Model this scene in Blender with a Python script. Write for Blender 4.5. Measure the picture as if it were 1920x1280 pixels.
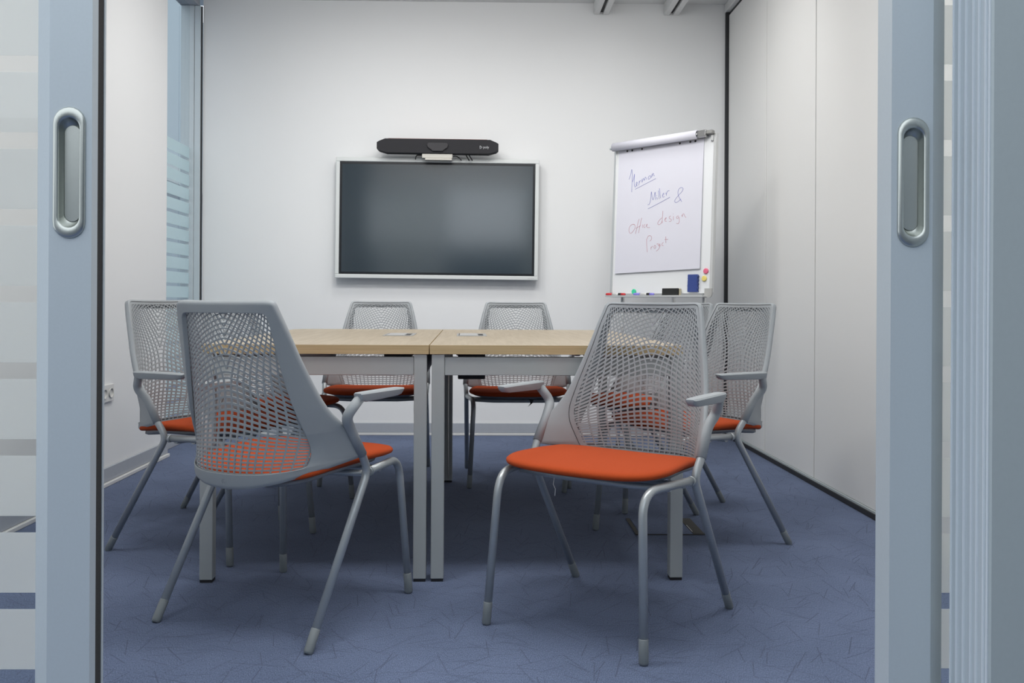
import bpy, bmesh, math, random
from mathutils import Vector, Matrix
from mathutils.geometry import intersect_point_line

# ------------------------------------------------------------------ scene, camera, world, lights
for o in list(bpy.data.objects):
    bpy.data.objects.remove(o, do_unlink=True)
SC = bpy.context.scene
COL = SC.collection
PI = math.pi

SC.view_settings.view_transform = 'Standard'
SC.view_settings.look = 'None'
SC.view_settings.exposure = 0.0
SC.view_settings.gamma = 1.0
SC.view_settings.use_curve_mapping = False

cam_data = bpy.data.cameras.new('camera')
cam = bpy.data.objects.new('camera', cam_data)
COL.objects.link(cam)
SC.camera = cam
cam_data.sensor_width = 36.0
cam_data.sensor_fit = 'HORIZONTAL'
cam_data.lens = 1690.0 / 1920.0 * 36.0
cam_data.shift_x = (960.0 - 936.5) / 1920.0
cam_data.shift_y = -(640.0 - 566.2) / 1920.0
cam_data.clip_start = 0.02
_yaw, _roll = math.radians(0.9), math.radians(0.3)
_F = Vector((math.sin(_yaw), math.cos(_yaw), 0))
_R = Vector((math.cos(_yaw), -math.sin(_yaw), 0))
_U = Vector((0, 0, 1))
_Rt = math.cos(_roll) * _R + math.sin(_roll) * _U
_Up = math.cos(_roll) * _U - math.sin(_roll) * _R
cam.matrix_world = Matrix(((_Rt.x, _Up.x, -_F.x, 0.0), (_Rt.y, _Up.y, -_F.y, 0.0),
                           (_Rt.z, _Up.z, -_F.z, 0.875), (0, 0, 0, 1)))

world = bpy.data.worlds.new('daylight')
SC.world = world
world.use_nodes = True
_bg = world.node_tree.nodes['Background']
_bg.inputs['Color'].default_value = (0.87, 0.94, 1.0, 1)
_bg.inputs['Strength'].default_value = 1.6

CEIL = 2.843


def unseen_lamp(x, y, power, size=0.5, color=(1.0, 0.985, 0.955), spread=175, aim=None, z=CEIL - 0.006):
    d = bpy.data.lights.new('unseen_lamp', 'AREA')
    d.shape = 'SQUARE'
    d.size = size
    d.energy = power
    d.color = color
    d.spread = math.radians(spread)
    o = bpy.data.objects.new('unseen_lamp', d)
    o.location = (x, y, z)
    if aim is not None:
        o.rotation_euler = (Vector(aim) - Vector((x, y, z))).to_track_quat('-Z', 'Y').to_euler()
    COL.objects.link(o)
    return o


# flat panels in the ceiling, and unseen spots added to brighten the back wall
LAMPS = [(-0.70, 2.3, 16), (0.10, 2.3, 15), (0.85, 2.3, 16), (-0.65, 4.55, 10.5), (0.75, 4.55, 10.5), (0.05, 3.6, 8)]
for _x, _y, _p in LAMPS:
    unseen_lamp(_x, _y, _p)
for _x, _t, _p in ((-1.00, -1.05, 4.6), (-0.20, -0.15, 4.0), (0.70, 0.90, 3.8)):
    unseen_lamp(_x, 3.7, _p, 0.40, (1.0, 0.99, 0.97), 110, (_t, 5.92, 1.15), 2.70)

# ------------------------------------------------------------------ material helpers
MATS = {}


def mat(name, color, rough=0.5, metal=0.0, noise=0.0, nscale=40.0, bump=0.0, bscale=200.0, spec=0.5, coat=0.0):
    if name in MATS:
        return MATS[name]
    m = bpy.data.materials.new(name)
    m.use_nodes = True
    nt = m.node_tree
    b = nt.nodes['Principled BSDF']
    b.inputs['Base Color'].default_value = (*color, 1)
    b.inputs['Roughness'].default_value = rough
    b.inputs['Metallic'].default_value = metal
    b.inputs['Specular IOR Level'].default_value = spec
    if coat:
        b.inputs['Coat Weight'].default_value = coat
    tc = nt.nodes.new('ShaderNodeTexCoord')
    if noise:
        n = nt.nodes.new('ShaderNodeTexNoise')
        n.inputs['Scale'].default_value = nscale
        n.inputs['Detail'].default_value = 4
        nt.links.new(tc.outputs['Object'], n.inputs['Vector'])
        r = nt.nodes.new('ShaderNodeMapRange')
        r.inputs['To Min'].default_value = 1 - noise
        r.inputs['To Max'].default_value = 1 + noise
        nt.links.new(n.outputs['Fac'], r.inputs['Value'])
        mx = nt.nodes.new('ShaderNodeMix')
        mx.data_type = 'RGBA'
        mx.blend_type = 'MULTIPLY'
        mx.inputs['Factor'].default_value = 1
        mx.inputs[6].default_value = (*color, 1)
        nt.links.new(r.outputs['Result'], mx.inputs[7])
        nt.links.new(mx.outputs[2], b.inputs['Base Color'])
    if bump:
        n2 = nt.nodes.new('ShaderNodeTexNoise')
        n2.inputs['Scale'].default_value = bscale
        n2.inputs['Detail'].default_value = 3
        nt.links.new(tc.outputs['Object'], n2.inputs['Vector'])
        bp = nt.nodes.new('ShaderNodeBump')
        bp.inputs['Strength'].default_value = bump
        bp.inputs['Distance'].default_value = 0.002
        nt.links.new(n2.outputs['Fac'], bp.inputs['Height'])
        nt.links.new(bp.outputs['Normal'], b.inputs['Normal'])
    MATS[name] = m
    return m


WALL = mat('wall_paint', (0.80, 0.81, 0.82), 0.9, bump=0.15, bscale=350, spec=0.2)
CEILM = mat('ceiling_paint', (0.72, 0.73, 0.73), 0.9)
PANEL = mat('partition_panel', (0.80, 0.80, 0.79), 0.55, bump=0.08, bscale=500, spec=0.3)
SKIRT = mat('grey_skirting', (0.40, 0.425, 0.47), 0.6, noise=0.05)
WHITEP = mat('white_plastic', (0.70, 0.70, 0.69), 0.4)
ALU = mat('satin_aluminium', (0.56, 0.615, 0.65), 0.45, metal=0.2, noise=0.03, nscale=300)
ALUD = mat('grey_post', (0.47, 0.52, 0.53), 0.6, metal=0.2, noise=0.03, nscale=200)
BRUSH = mat('dark_brush_pile', (0.035, 0.033, 0.032), 0.95, noise=0.4, nscale=500)
NICKEL = mat('satin_nickel', (0.56, 0.58, 0.55), 0.32, metal=1.0, noise=0.03, nscale=200)
NICKELB = mat('bright_nickel', (0.62, 0.58, 0.52), 0.18, metal=1.0)
BLACK = mat('black_plastic', (0.016, 0.016, 0.018), 0.55)
RUBBER = mat('dark_seal', (0.03, 0.032, 0.036), 0.7)
CHAIRP = mat('grey_chair_plastic', (0.345, 0.372, 0.395), 0.55, bump=0.10, bscale=900, spec=0.35)
CHAIRL = mat('silver_painted_tube', (0.42, 0.45, 0.47), 0.36, metal=0.45, noise=0.03, nscale=400)
GLIDE = mat('grey_glide_plastic', (0.225, 0.25, 0.262), 0.5)
SHELL = mat('grey_seat_shell', (0.20, 0.215, 0.24), 0.5)
TABLEG = mat('grey_table_steel', (0.45, 0.475, 0.475), 0.5, metal=0.25, bump=0.06, bscale=900)
TVFRAME = mat('pale_bezel', (0.66, 0.69, 0.69), 0.4)
TVBLACK = mat('black_bezel', (0.008, 0.010, 0.014), 0.25)
SILVER = mat('bright_anodised', (0.72, 0.73, 0.73), 0.3, metal=0.7)
CHROME = mat('dark_chrome', (0.45, 0.45, 0.45), 0.2, metal=1.0)
WBOARD = mat('white_board', (0.80, 0.82, 0.84), 0.25)
PAPER = mat('flip_paper', (0.70, 0.70, 0.78), 0.85, noise=0.02, nscale=8)
INKB = mat('blue_ink', (0.13, 0.15, 0.45), 0.7)
INKR = mat('red_ink', (0.50, 0.20, 0.25), 0.7)
DARKBAR = mat('charcoal_grille', (0.018, 0.018, 0.022), 0.8, noise=0.35, nscale=900)
COPPER = mat('copper_trim', (0.35, 0.14, 0.10), 0.35, metal=0.6)
GREYST = mat('brushed_bracket', (0.42, 0.41, 0.38), 0.5, metal=0.5, noise=0.1, nscale=400)
MARK = mat('pale_grey_print', (0.55, 0.56, 0.58), 0.6)
BRASS = mat('dull_bronze_lid', (0.045, 0.043, 0.036), 0.6, metal=0.3)
RIB = mat('pale_rib_edge', (0.74, 0.79, 0.83), 0.45)
COLD = mat('unseen_wall_grey', (0.20, 0.225, 0.245), 0.8)  # kept dark so the unseen walls bounce little light
COLW = mat('corridor_paint', (0.36, 0.425, 0.47), 0.8)


def fabric():
    m = mat('orange_wool', (0.42, 0.066, 0.019), 0.95, noise=0.10, nscale=260, bump=0.35, bscale=700, spec=0.05)
    b = m.node_tree.nodes['Principled BSDF']
    b.inputs['Sheen Weight'].default_value = 0.04
    b.inputs['Sheen Roughness'].default_value = 0.5
    return m


ORANGE = fabric()


def wood_mat(name, scale, base, dark):
    m = bpy.data.materials.new(name)
    m.use_nodes = True
    nt = m.node_tree
    b = nt.nodes['Principled BSDF']
    b.inputs['Roughness'].default_value = 0.5
    tc = nt.nodes.new('ShaderNodeTexCoord')
    mp = nt.nodes.new('ShaderNodeMapping')
    mp.inputs['Scale'].default_value = scale
    nt.links.new(tc.outputs['Object'], mp.inputs['Vector'])
    n = nt.nodes.new('ShaderNodeTexNoise')
    n.inputs['Scale'].default_value = 1.0
    n.inputs['Detail'].default_value = 6
    n.inputs['Roughness'].default_value = 0.65
    n.inputs['Distortion'].default_value = 0.35
    nt.links.new(mp.outputs['Vector'], n.inputs['Vector'])
    cr = nt.nodes.new('ShaderNodeValToRGB')
    cr.color_ramp.elements[0].position = 0.30
    cr.color_ramp.elements[0].color = (*dark, 1)
    cr.color_ramp.elements[1].position = 0.66
    cr.color_ramp.elements[1].color = (*base, 1)
    nt.links.new(n.outputs['Fac'], cr.inputs['Fac'])
    nt.links.new(cr.outputs['Color'], b.inputs['Base Color'])
    MATS[name] = m
    return m


WOODT = wood_mat('pale_oak_top', (55, 3.0, 10), (0.43, 0.365, 0.275), (0.345, 0.285, 0.205))
WOODE = wood_mat('pale_oak_edge', (3.0, 3.0, 220), (0.60, 0.46, 0.26), (0.45, 0.335, 0.175))


def carpet_mat():
    m = bpy.data.materials.new('blue_grey_carpet')
    m.use_nodes = True
    nt = m.node_tree
    N, L = nt.nodes, nt.links
    b = N['Principled BSDF']
    b.inputs['Roughness'].default_value = 1.0
    b.inputs['Specular IOR Level'].default_value = 0.08
    b.inputs['Sheen Weight'].default_value = 0.10
    tc = N.new('ShaderNodeTexCoord')
    # short straight grooves: one randomly turned stroke in every cell of several voronoi fields
    grooves = []
    for sc, off, w, ln in ((6.0, 0.0, 0.0008, 0.060), (7.0, 3.1, 0.0008, 0.050), (8.0, 7.3, 0.0008, 0.045), (5.2, 11.9, 0.0009, 0.070), (9.0, 17.7, 0.0008, 0.038)):
        mp = N.new('ShaderNodeMapping')
        mp.inputs['Location'].default_value = (off, off * 1.7, 0)
        L.new(tc.outputs['Object'], mp.inputs['Vector'])
        v = N.new('ShaderNodeTexVoronoi')
        v.voronoi_dimensions = '2D'
        v.feature = 'F1'
        v.inputs['Scale'].default_value = sc
        L.new(mp.outputs['Vector'], v.inputs['Vector'])
        sub = N.new('ShaderNodeVectorMath')
        sub.operation = 'SUBTRACT'
        L.new(mp.outputs['Vector'], sub.inputs[0])
        L.new(v.outputs['Position'], sub.inputs[1])
        sp = N.new('ShaderNodeSeparateColor')
        L.new(v.outputs['Color'], sp.inputs['Color'])
        an = N.new('ShaderNodeMath')
        an.operation = 'MULTIPLY'
        an.inputs[1].default_value = PI
        L.new(sp.outputs[0], an.inputs[0])
        ro = N.new('ShaderNodeVectorRotate')
        ro.rotation_type = 'Z_AXIS'
        L.new(sub.outputs[0], ro.inputs['Vector'])
        L.new(an.outputs[0], ro.inputs['Angle'])
        xy = N.new('ShaderNodeSeparateXYZ')
        L.new(ro.outputs[0], xy.inputs[0])
        masks = []
        for axis, half, soft in ((1, w, w * 0.8), (0, ln, 0.006)):
            ab = N.new('ShaderNodeMath')
            ab.operation = 'ABSOLUTE'
            L.new(xy.outputs[axis], ab.inputs[0])
            mr = N.new('ShaderNodeMapRange')
            mr.inputs['From Min'].default_value = half
            mr.inputs['From Max'].default_value = half + soft
            mr.inputs['To Min'].default_value = 1
            mr.inputs['To Max'].default_value = 0
            L.new(ab.outputs[0], mr.inputs['Value'])
            masks.append(mr)
        mu = N.new('ShaderNodeMath')
        mu.operation = 'MULTIPLY'
        L.new(masks[0].outputs['Result'], mu.inputs[0])
        L.new(masks[1].outputs['Result'], mu.inputs[1])
        grooves.append(mu)
    acc = grooves[0]
    for gnode in grooves[1:]:
        mx = N.new('ShaderNodeMath')
        mx.operation = 'MAXIMUM'
        L.new(acc.outputs[0], mx.inputs[0])
        L.new(gnode.outputs[0], mx.inputs[1])
        acc = mx
    gr = acc
    # woven loops
    mpw = N.new('ShaderNodeMapping')
    mpw.inputs['Rotation'].default_value = (0, 0, 0.55)
    mpw.inputs['Scale'].default_value = (520, 150, 1)
    L.new(tc.outputs['Object'], mpw.inputs['Vector'])
    wv = N.new('ShaderNodeTexNoise')
    wv.noise_dimensions = '2D'
    wv.inputs['Scale'].default_value = 1.0
    wv.inputs['Detail'].default_value = 2
    L.new(mpw.outputs['Vector'], wv.inputs['Vector'])
    big = N.new('ShaderNodeTexNoise')
    big.inputs['Scale'].default_value = 2.2
    L.new(tc.outputs['Object'], big.inputs['Vector'])
    add = N.new('ShaderNodeMath')
    add.operation = 'MULTIPLY_ADD'
    add.inputs[1].default_value = 0.35
    L.new(big.outputs['Fac'], add.inputs[0])
    L.new(wv.outputs['Fac'], add.inputs[2])
    cr = N.new('ShaderNodeValToRGB')
    cr.color_ramp.elements[0].position = 0.38
    cr.color_ramp.elements[0].color = (0.062, 0.086, 0.152, 1)
    cr.color_ramp.elements[1].position = 0.92
    cr.color_ramp.elements[1].color = (0.170, 0.216, 0.345, 1)
    L.new(add.outputs[0], cr.inputs['Fac'])
    dk = N.new('ShaderNodeMix')
    dk.data_type = 'RGBA'
    dk.inputs[7].default_value = (0.05, 0.06, 0.11, 1)
    sc2 = N.new('ShaderNodeMath')
    sc2.operation = 'MULTIPLY'
    sc2.inputs[1].default_value = 0.38
    L.new(gr.outputs[0], sc2.inputs[0])
    L.new(sc2.outputs[0], dk.inputs['Factor'])
    L.new(cr.outputs['Color'], dk.inputs[6])
    L.new(dk.outputs[2], b.inputs['Base Color'])
    hsub = N.new('ShaderNodeMath')
    hsub.operation = 'MULTIPLY_ADD'
    hsub.inputs[1].default_value = -2.2
    L.new(gr.outputs[0], hsub.inputs[0])
    L.new(wv.outputs['Fac'], hsub.inputs[2])
    bp = N.new('ShaderNodeBump')
    bp.inputs['Strength'].default_value = 0.6
    bp.inputs['Distance'].default_value = 0.003
    L.new(hsub.outputs[0], bp.inputs['Height'])
    L.new(bp.outputs['Normal'], b.inputs['Normal'])
    MATS['carpet'] = m
    return m


CARPET = carpet_mat()


def glass_mat():
    m = bpy.data.materials.new('clear_glass')
    m.use_nodes = True
    nt = m.node_tree
    for n in list(nt.nodes):
        if n.type != 'OUTPUT_MATERIAL':
            nt.nodes.remove(n)
    out = nt.nodes['Material Output']
    tr = nt.nodes.new('ShaderNodeBsdfTransparent')
    tr.inputs['Color'].default_value = (0.95, 0.965, 0.965, 1)
    gl = nt.nodes.new('ShaderNodeBsdfGlossy')
    gl.inputs['Roughness'].default_value = 0.02
    fr = nt.nodes.new('ShaderNodeFresnel')
    fr.inputs['IOR'].default_value = 1.5
    mx = nt.nodes.new('ShaderNodeMixShader')
    ge = nt.nodes.new('ShaderNodeNewGeometry')
    su = nt.nodes.new('ShaderNodeMath')
    su.operation = 'SUBTRACT'
    su.inputs[0].default_value = 1.0
    nt.links.new(ge.outputs['Backfacing'], su.inputs[1])
    mu = nt.nodes.new('ShaderNodeMath')
    mu.operation = 'MULTIPLY'
    nt.links.new(fr.outputs[0], mu.inputs[0])
    nt.links.new(su.outputs[0], mu.inputs[1])
    nt.links.new(mu.outputs[0], mx.inputs[0])
    nt.links.new(tr.outputs[0], mx.inputs[1])
    nt.links.new(gl.outputs[0], mx.inputs[2])
    nt.links.new(mx.outputs[0], out.inputs['Surface'])
    return m


def frost_mat(name, c1, c2, rw=0.45, tw=0.6):
    m = bpy.data.materials.new(name)
    m.use_nodes = True
    nt = m.node_tree
    for n in list(nt.nodes):
        if n.type != 'OUTPUT_MATERIAL':
            nt.nodes.remove(n)
    out = nt.nodes['Material Output']
    df = nt.nodes.new('ShaderNodeBsdfDiffuse')
    df.inputs['Color'].default_value = (*c1, 1)
    tl = nt.nodes.new('ShaderNodeBsdfTranslucent')
    tl.inputs['Color'].default_value = (*c2, 1)
    mx = nt.nodes.new('ShaderNodeMixShader')
    mx.inputs[0].default_value = tw
    nt.links.new(df.outputs[0], mx.inputs[1])
    nt.links.new(tl.outputs[0], mx.inputs[2])
    rf = nt.nodes.new('ShaderNodeBsdfRefraction')
    rf.inputs['IOR'].default_value = 1.03
    rf.inputs['Roughness'].default_value = 0.75
    rf.inputs['Color'].default_value = (*c2, 1)
    m2 = nt.nodes.new('ShaderNodeMixShader')
    m2.inputs[0].default_value = rw
    nt.links.new(mx.outputs[0], m2.inputs[1])
    nt.links.new(rf.outputs[0], m2.inputs[2])
    nt.links.new(m2.outputs[0], out.inputs['Surface'])
    return m


GLASS = glass_mat()
FROST = frost_mat('frosted_film', (0.92, 0.93, 0.92), (0.97, 0.97, 0.96))
FROSTB = frost_mat('daylight_tinted_film', (0.80, 0.92, 0.96), (0.90, 1.0, 1.0), 0.05, 0.5)  # glass tint, plus the blue of outside daylight put into the film colour


def screen_mat():
    m = mat('dark_screen_glass', (0.010, 0.024, 0.036), 0.13, spec=1.0)
    m.node_tree.nodes['Principled BSDF'].inputs['IOR'].default_value = 1.75
    return m


SCREEN = screen_mat()


def plain(name, c, r=0.5, **k):
    return mat(name, c, r, **k)


# ------------------------------------------------------------------ geometry helpers
class MB:
    """collects shapes in one bmesh and links them as ONE mesh object"""

    def __init__(self):
        self.bm = bmesh.new()

    def box(self, lo, hi, bevel=0.0, seg=1, rot=None, mi=0):
        lo, hi = Vector(lo), Vector(hi)
        c, s = (lo + hi) / 2, hi - lo
        mt = Matrix.Translation(c) @ (rot.to_4x4() if rot else Matrix.Identity(4)) @ Matrix.Diagonal((abs(s.x), abs(s.y), abs(s.z), 1))
        g = bmesh.ops.create_cube(self.bm, size=1.0, matrix=mt)
        vs = g['verts']
        fs = {f for v in vs for f in v.link_faces}
        for f in fs:
            f.material_index = mi
        if bevel:
            es = list({e for v in vs for e in v.link_edges})
            r = bmesh.ops.bevel(self.bm, geom=es, offset=bevel, segments=seg, affect='EDGES', profile=0.6, clamp_overlap=True)
            for f in r['faces']:
                f.material_index = mi
        return self

    def tube(self, pts, rad, n=12, caps=True, flat=None, mi=0):
        pts = [Vector(p) for p in pts]
        m = len(pts)
        rads = rad if isinstance(rad, (list, tuple)) else [rad] * m
        t0 = (pts[1] - pts[0]).normalized()
        ref = Vector((0, 0, 1)) if abs(t0.z) < 0.9 else Vector((1, 0, 0))
        u = (ref - t0 * ref.dot(t0)).normalized()
        rings = []
        for i in range(m):
            if i == 0:
                t = pts[1] - pts[0]
            elif i == m - 1:
                t = pts[-1] - pts[-2]
            else:
                t = (pts[i + 1] - pts[i]).normalized() + (pts[i] - pts[i - 1]).normalized()
            t.normalize()
            u = (u - t * u.dot(t)).normalized()
            v = t.cross(u)
            ring = []
            for k in range(n):
                a = 2 * PI * k / n
                p = pts[i] + (u * math.cos(a) + v * math.sin(a)) * rads[i]
                ring.append(self.bm.verts.new(p))
            rings.append(ring)
        for a, b in zip(rings, rings[1:]):
            for k in range(n):
                f = self.bm.faces.new((a[k], a[(k + 1) % n], b[(k + 1) % n], b[k]))
                f.smooth = True
                f.material_index = mi
        if caps:
            self.bm.faces.new(rings[0][::-1]).material_index = mi
            self.bm.faces.new(rings[-1]).material_index = mi
        return self

    def prism(self, outline, z0, z1, axis='z', bevel=0.0, mi=0):
        """extrude a 2D outline; axis z: (x,y), y: (x,z), x: (y,z)"""
        def P(a, b, c):
            return {'z': (a, b, c), 'y': (a, c, b), 'x': (c, a, b)}[axis]
        lo = [self.bm.verts.new(P(a, b, z0)) for a, b in outline]
        hi = [self.bm.verts.new(P(a, b, z1)) for a, b in outline]
        n = len(outline)
        fs = [self.bm.faces.new(lo[::-1]), self.bm.faces.new(hi)]
        for i in range(n):
            fs.append(self.bm.faces.new((lo[i], lo[(i + 1) % n], hi[(i + 1) % n], hi[i])))
        for f in fs:
            f.material_index = mi
        if bevel:
            es = list({e for f in fs[:2] for e in f.edges})
            bmesh.ops.bevel(self.bm, geom=es, offset=bevel, segments=2, affect='EDGES', profile=0.6, clamp_overlap=True)
        return self

    def sphere(self, c, r, scale=(1, 1, 1), seg=14, mi=0):
        mt = Matrix.Translation(c) @ Matrix.Diagonal((*scale, 1))
        g = bmesh.ops.create_uvsphere(self.bm, u_segments=seg, v_segments=seg // 2 + 1, radius=r, matrix=mt)
        for f in {f for v in g['verts'] for f in v.link_faces}:
            f.smooth = True
            f.material_index = mi
        return self

    def build(self, name, m, parent=None, mats=(), loc=None, xf=None):
        bmesh.ops.recalc_face_normals(self.bm, faces=self.bm.faces)
        me = bpy.data.meshes.new(name)
        if xf is not None:
            self.bm.transform(xf)
        self.bm.to_mesh(me)
        self.bm.free()
        me.materials.append(m)
        for x in mats:
            me.materials.append(x)
        o = bpy.data.objects.new(name, me)
        COL.objects.link(o)
        if parent:
            o.parent = parent
        if loc:
            o.location = loc
        return o


def raw(name, verts, faces, m, parent=None, smooth=True):
    me = bpy.data.meshes.new(name)
    me.from_pydata([tuple(v) for v in verts], [], faces)
    bm = bmesh.new()
    bm.from_mesh(me)
    bmesh.ops.recalc_face_normals(bm, faces=bm.faces)
    bm.to_mesh(me)
    bm.free()
    for p in me.polygons:
        p.use_smooth = smooth
    me.materials.append(m)
    o = bpy.data.objects.new(name, me)
    COL.objects.link(o)
    if parent:
        o.parent = parent
    return o


def thing(name, loc, rz=0.0, label=None, cat=None, group=None):
    o = bpy.data.objects.new(name, None)
    o.empty_display_size = 0.05
    COL.objects.link(o)
    o.location = loc
    o.rotation_euler = (0, 0, rz)
    tag(o, label, cat, group)
    return o


def tag(o, label=None, cat=None, group=None, kind=None):
    if label:
        o['label'] = label
    if cat:
        o['category'] = cat
    if group:
        o['group'] = group
    if kind:
        o['kind'] = kind
    return o


def struct(o):
    o['kind'] = 'structure'
    return o


def dup_tree(o, parent=None):
    c = o.copy()
    COL.objects.link(c)
    c.parent = parent
    for ch in list(o.children):
        dup_tree(ch, c)
    return c


def fillet(pts, r, n=6):
    """round the inner corners of a polyline"""
    pts = [Vector(p) for p in pts]
    out = [pts[0]]
    rr = r if isinstance(r, (list, tuple)) else [r] * (len(pts) - 2)
    for i in range(1, len(pts) - 1):
        a, b, c = pts[i - 1], pts[i], pts[i + 1]
        q = rr[i - 1]
        d1, d2 = (a - b), (c - b)
        l = min(q, d1.length * 0.49, d2.length * 0.49)
        p0, p1 = b + d1.normalized() * l, b + d2.normalized() * l
        for k in range(n + 1):
            t = k / n
            out.append((1 - t) ** 2 * p0 + 2 * t * (1 - t) * b + t * t * p1)
    out.append(pts[-1])
    return out


def resample(poly, n):
    """n+1 points evenly spaced by arc length on a 2D/3D polyline"""
    P = [Vector(p) for p in poly]
    L = [0.0]
    for a, b in zip(P, P[1:]):
        L.append(L[-1] + (b - a).length)
    out = []
    j = 0
    for k in range(n + 1):
        s = L[-1] * k / n
        while j < len(P) - 2 and L[j + 1] < s:
            j += 1
        d = L[j + 1] - L[j]
        t = 0 if d < 1e-9 else (s - L[j]) / d
        out.append(P[j].lerp(P[j + 1], min(max(t, 0), 1)))
    return out


def smooth_poly(poly, it=2):
    P = [Vector(p) for p in poly]
    for _ in range(it):
        Q = [P[0]]
        for a, b in zip(P, P[1:]):
            Q += [a.lerp(b, 0.25), a.lerp(b, 0.75)]
        Q.append(P[-1])
        P = Q
    return P


def lerp_table(tab, z):
    """piecewise linear table [(z, v...)], z descending or ascending"""
    tab = sorted(tab)
    if z <= tab[0][0]:
        return tab[0][1:]
    for a, b in zip(tab, tab[1:]):
        if z <= b[0]:
            t = (z - a[0]) / (b[0] - a[0])
            return tuple(p + (q - p) * t for p, q in zip(a[1:], b[1:]))
    return tab[-1][1:]


def cubic_table(tab, z):
    """smooth (cubic Hermite) reading of a table [(z, v...)] with ascending z"""
    n = len(tab)
    if z <= tab[0][0]:
        return tab[0][1:]
    if z >= tab[-1][0]:
        return tab[-1][1:]
    i = 0
    while tab[i + 1][0] < z:
        i += 1
    a, b = tab[i], tab[i + 1]
    p, q = tab[max(i - 1, 0)], tab[min(i + 2, n - 1)]
    h = b[0] - a[0]
    t = (z - a[0]) / h
    out = []
    for k in range(1, len(a)):
        m0 = (b[k] - p[k]) / (b[0] - p[0]) * h
        m1 = (q[k] - a[k]) / (q[0] - a[0]) * h
        out.append((2 * t ** 3 - 3 * t * t + 1) * a[k] + (t ** 3 - 2 * t * t + t) * m0 + (3 * t * t - 2 * t ** 3) * b[k] + (t ** 3 - t * t) * m1)
    return tuple(out)


def rrect(x0, x1, y0, y1, r, n=6):
    """rounded rectangle outline; r is one radius or four (x1y1, x0y1, x0y0, x1y0)"""
    R = r if isinstance(r, (list, tuple)) else [r] * 4
    out = []
    for (cx, cy, sx, sy, a0), q in zip(((x1, y1, -1, -1, 0), (x0, y1, 1, -1, 90), (x0, y0, 1, 1, 180), (x1, y0, -1, 1, 270)), R):
        if q <= 0:
            out.append((cx, cy))
            continue
        for k in range(n + 1):
            a = math.radians(a0 + 90 * k / n)
            out.append((cx + sx * q + q * math.cos(a), cy + sy * q + q * math.sin(a)))
    return out

BLUE_INK = [[(0.1194,0.683),(0.1312,0.7132),(0.1369,0.7492),(0.1418,0.7095),(0.1429,0.6651),(0.1427,0.6065)],[(0.1429,0.6651),(0.1535,0.6824),(0.1585,0.7196),(0.1576,0.6846),(0.1579,0.6533),(0.1654,0.6293),(0.1775,0.6464),(0.1817,0.6615),(0.1737,0.6623),(0.1728,0.6442),(0.1826,0.6394)],[(0.1943,0.6681),(0.1921,0.6425)],[(0.1933,0.6527),(0.1976,0.6652),(0.2054,0.6697)],[(0.213,0.6767),(0.214,0.6521),(0.218,0.6711),(0.2255,0.6832),(0.2295,0.6623),(0.2335,0.6799),(0.2395,0.6883),(0.2449,0.6711)],[(0.2723,0.6915),(0.26,0.6876),(0.2558,0.6726),(0.2638,0.6693),(0.2744,0.6785),(0.277,0.6924),(0.2791,0.6781)],[(0.283,0.6982),(0.2837,0.6802),(0.2861,0.6978),(0.2936,0.7048),(0.2959,0.6867),(0.3021,0.6873)],[(0.1673,0.6213),(0.2334,0.6439),(0.3105,0.67)],[(0.2617,0.5235),(0.2727,0.524),(0.281,0.5502),(0.2835,0.6061),(0.2878,0.5751),(0.2968,0.5438),(0.3039,0.5611),(0.3101,0.6013),(0.3129,0.568),(0.3167,0.5486)],[(0.3239,0.562),(0.3275,0.5491)],[(0.3214,0.5724),(0.323,0.5697)],[(0.3332,0.5993),(0.3397,0.5506)],[(0.3389,0.6115),(0.3488,0.555)],[(0.3605,0.5667),(0.3723,0.5758),(0.369,0.5836),(0.3603,0.5717),(0.3639,0.5576),(0.3759,0.5616)],[(0.3842,0.5824),(0.3894,0.5668)],[(0.3876,0.5745),(0.3959,0.5927),(0.408,0.5929)],[(0.2642,0.5003),(0.3316,0.5234),(0.4124,0.5549)],[(0.4938,0.5236),(0.4752,0.5474),(0.4638,0.5757),(0.4704,0.5975),(0.4878,0.6047),(0.5013,0.5973),(0.4946,0.5805),(0.4688,0.5603),(0.4489,0.5395),(0.4448,0.5274),(0.4555,0.5203),(0.473,0.5277),(0.4873,0.539)]]
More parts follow.
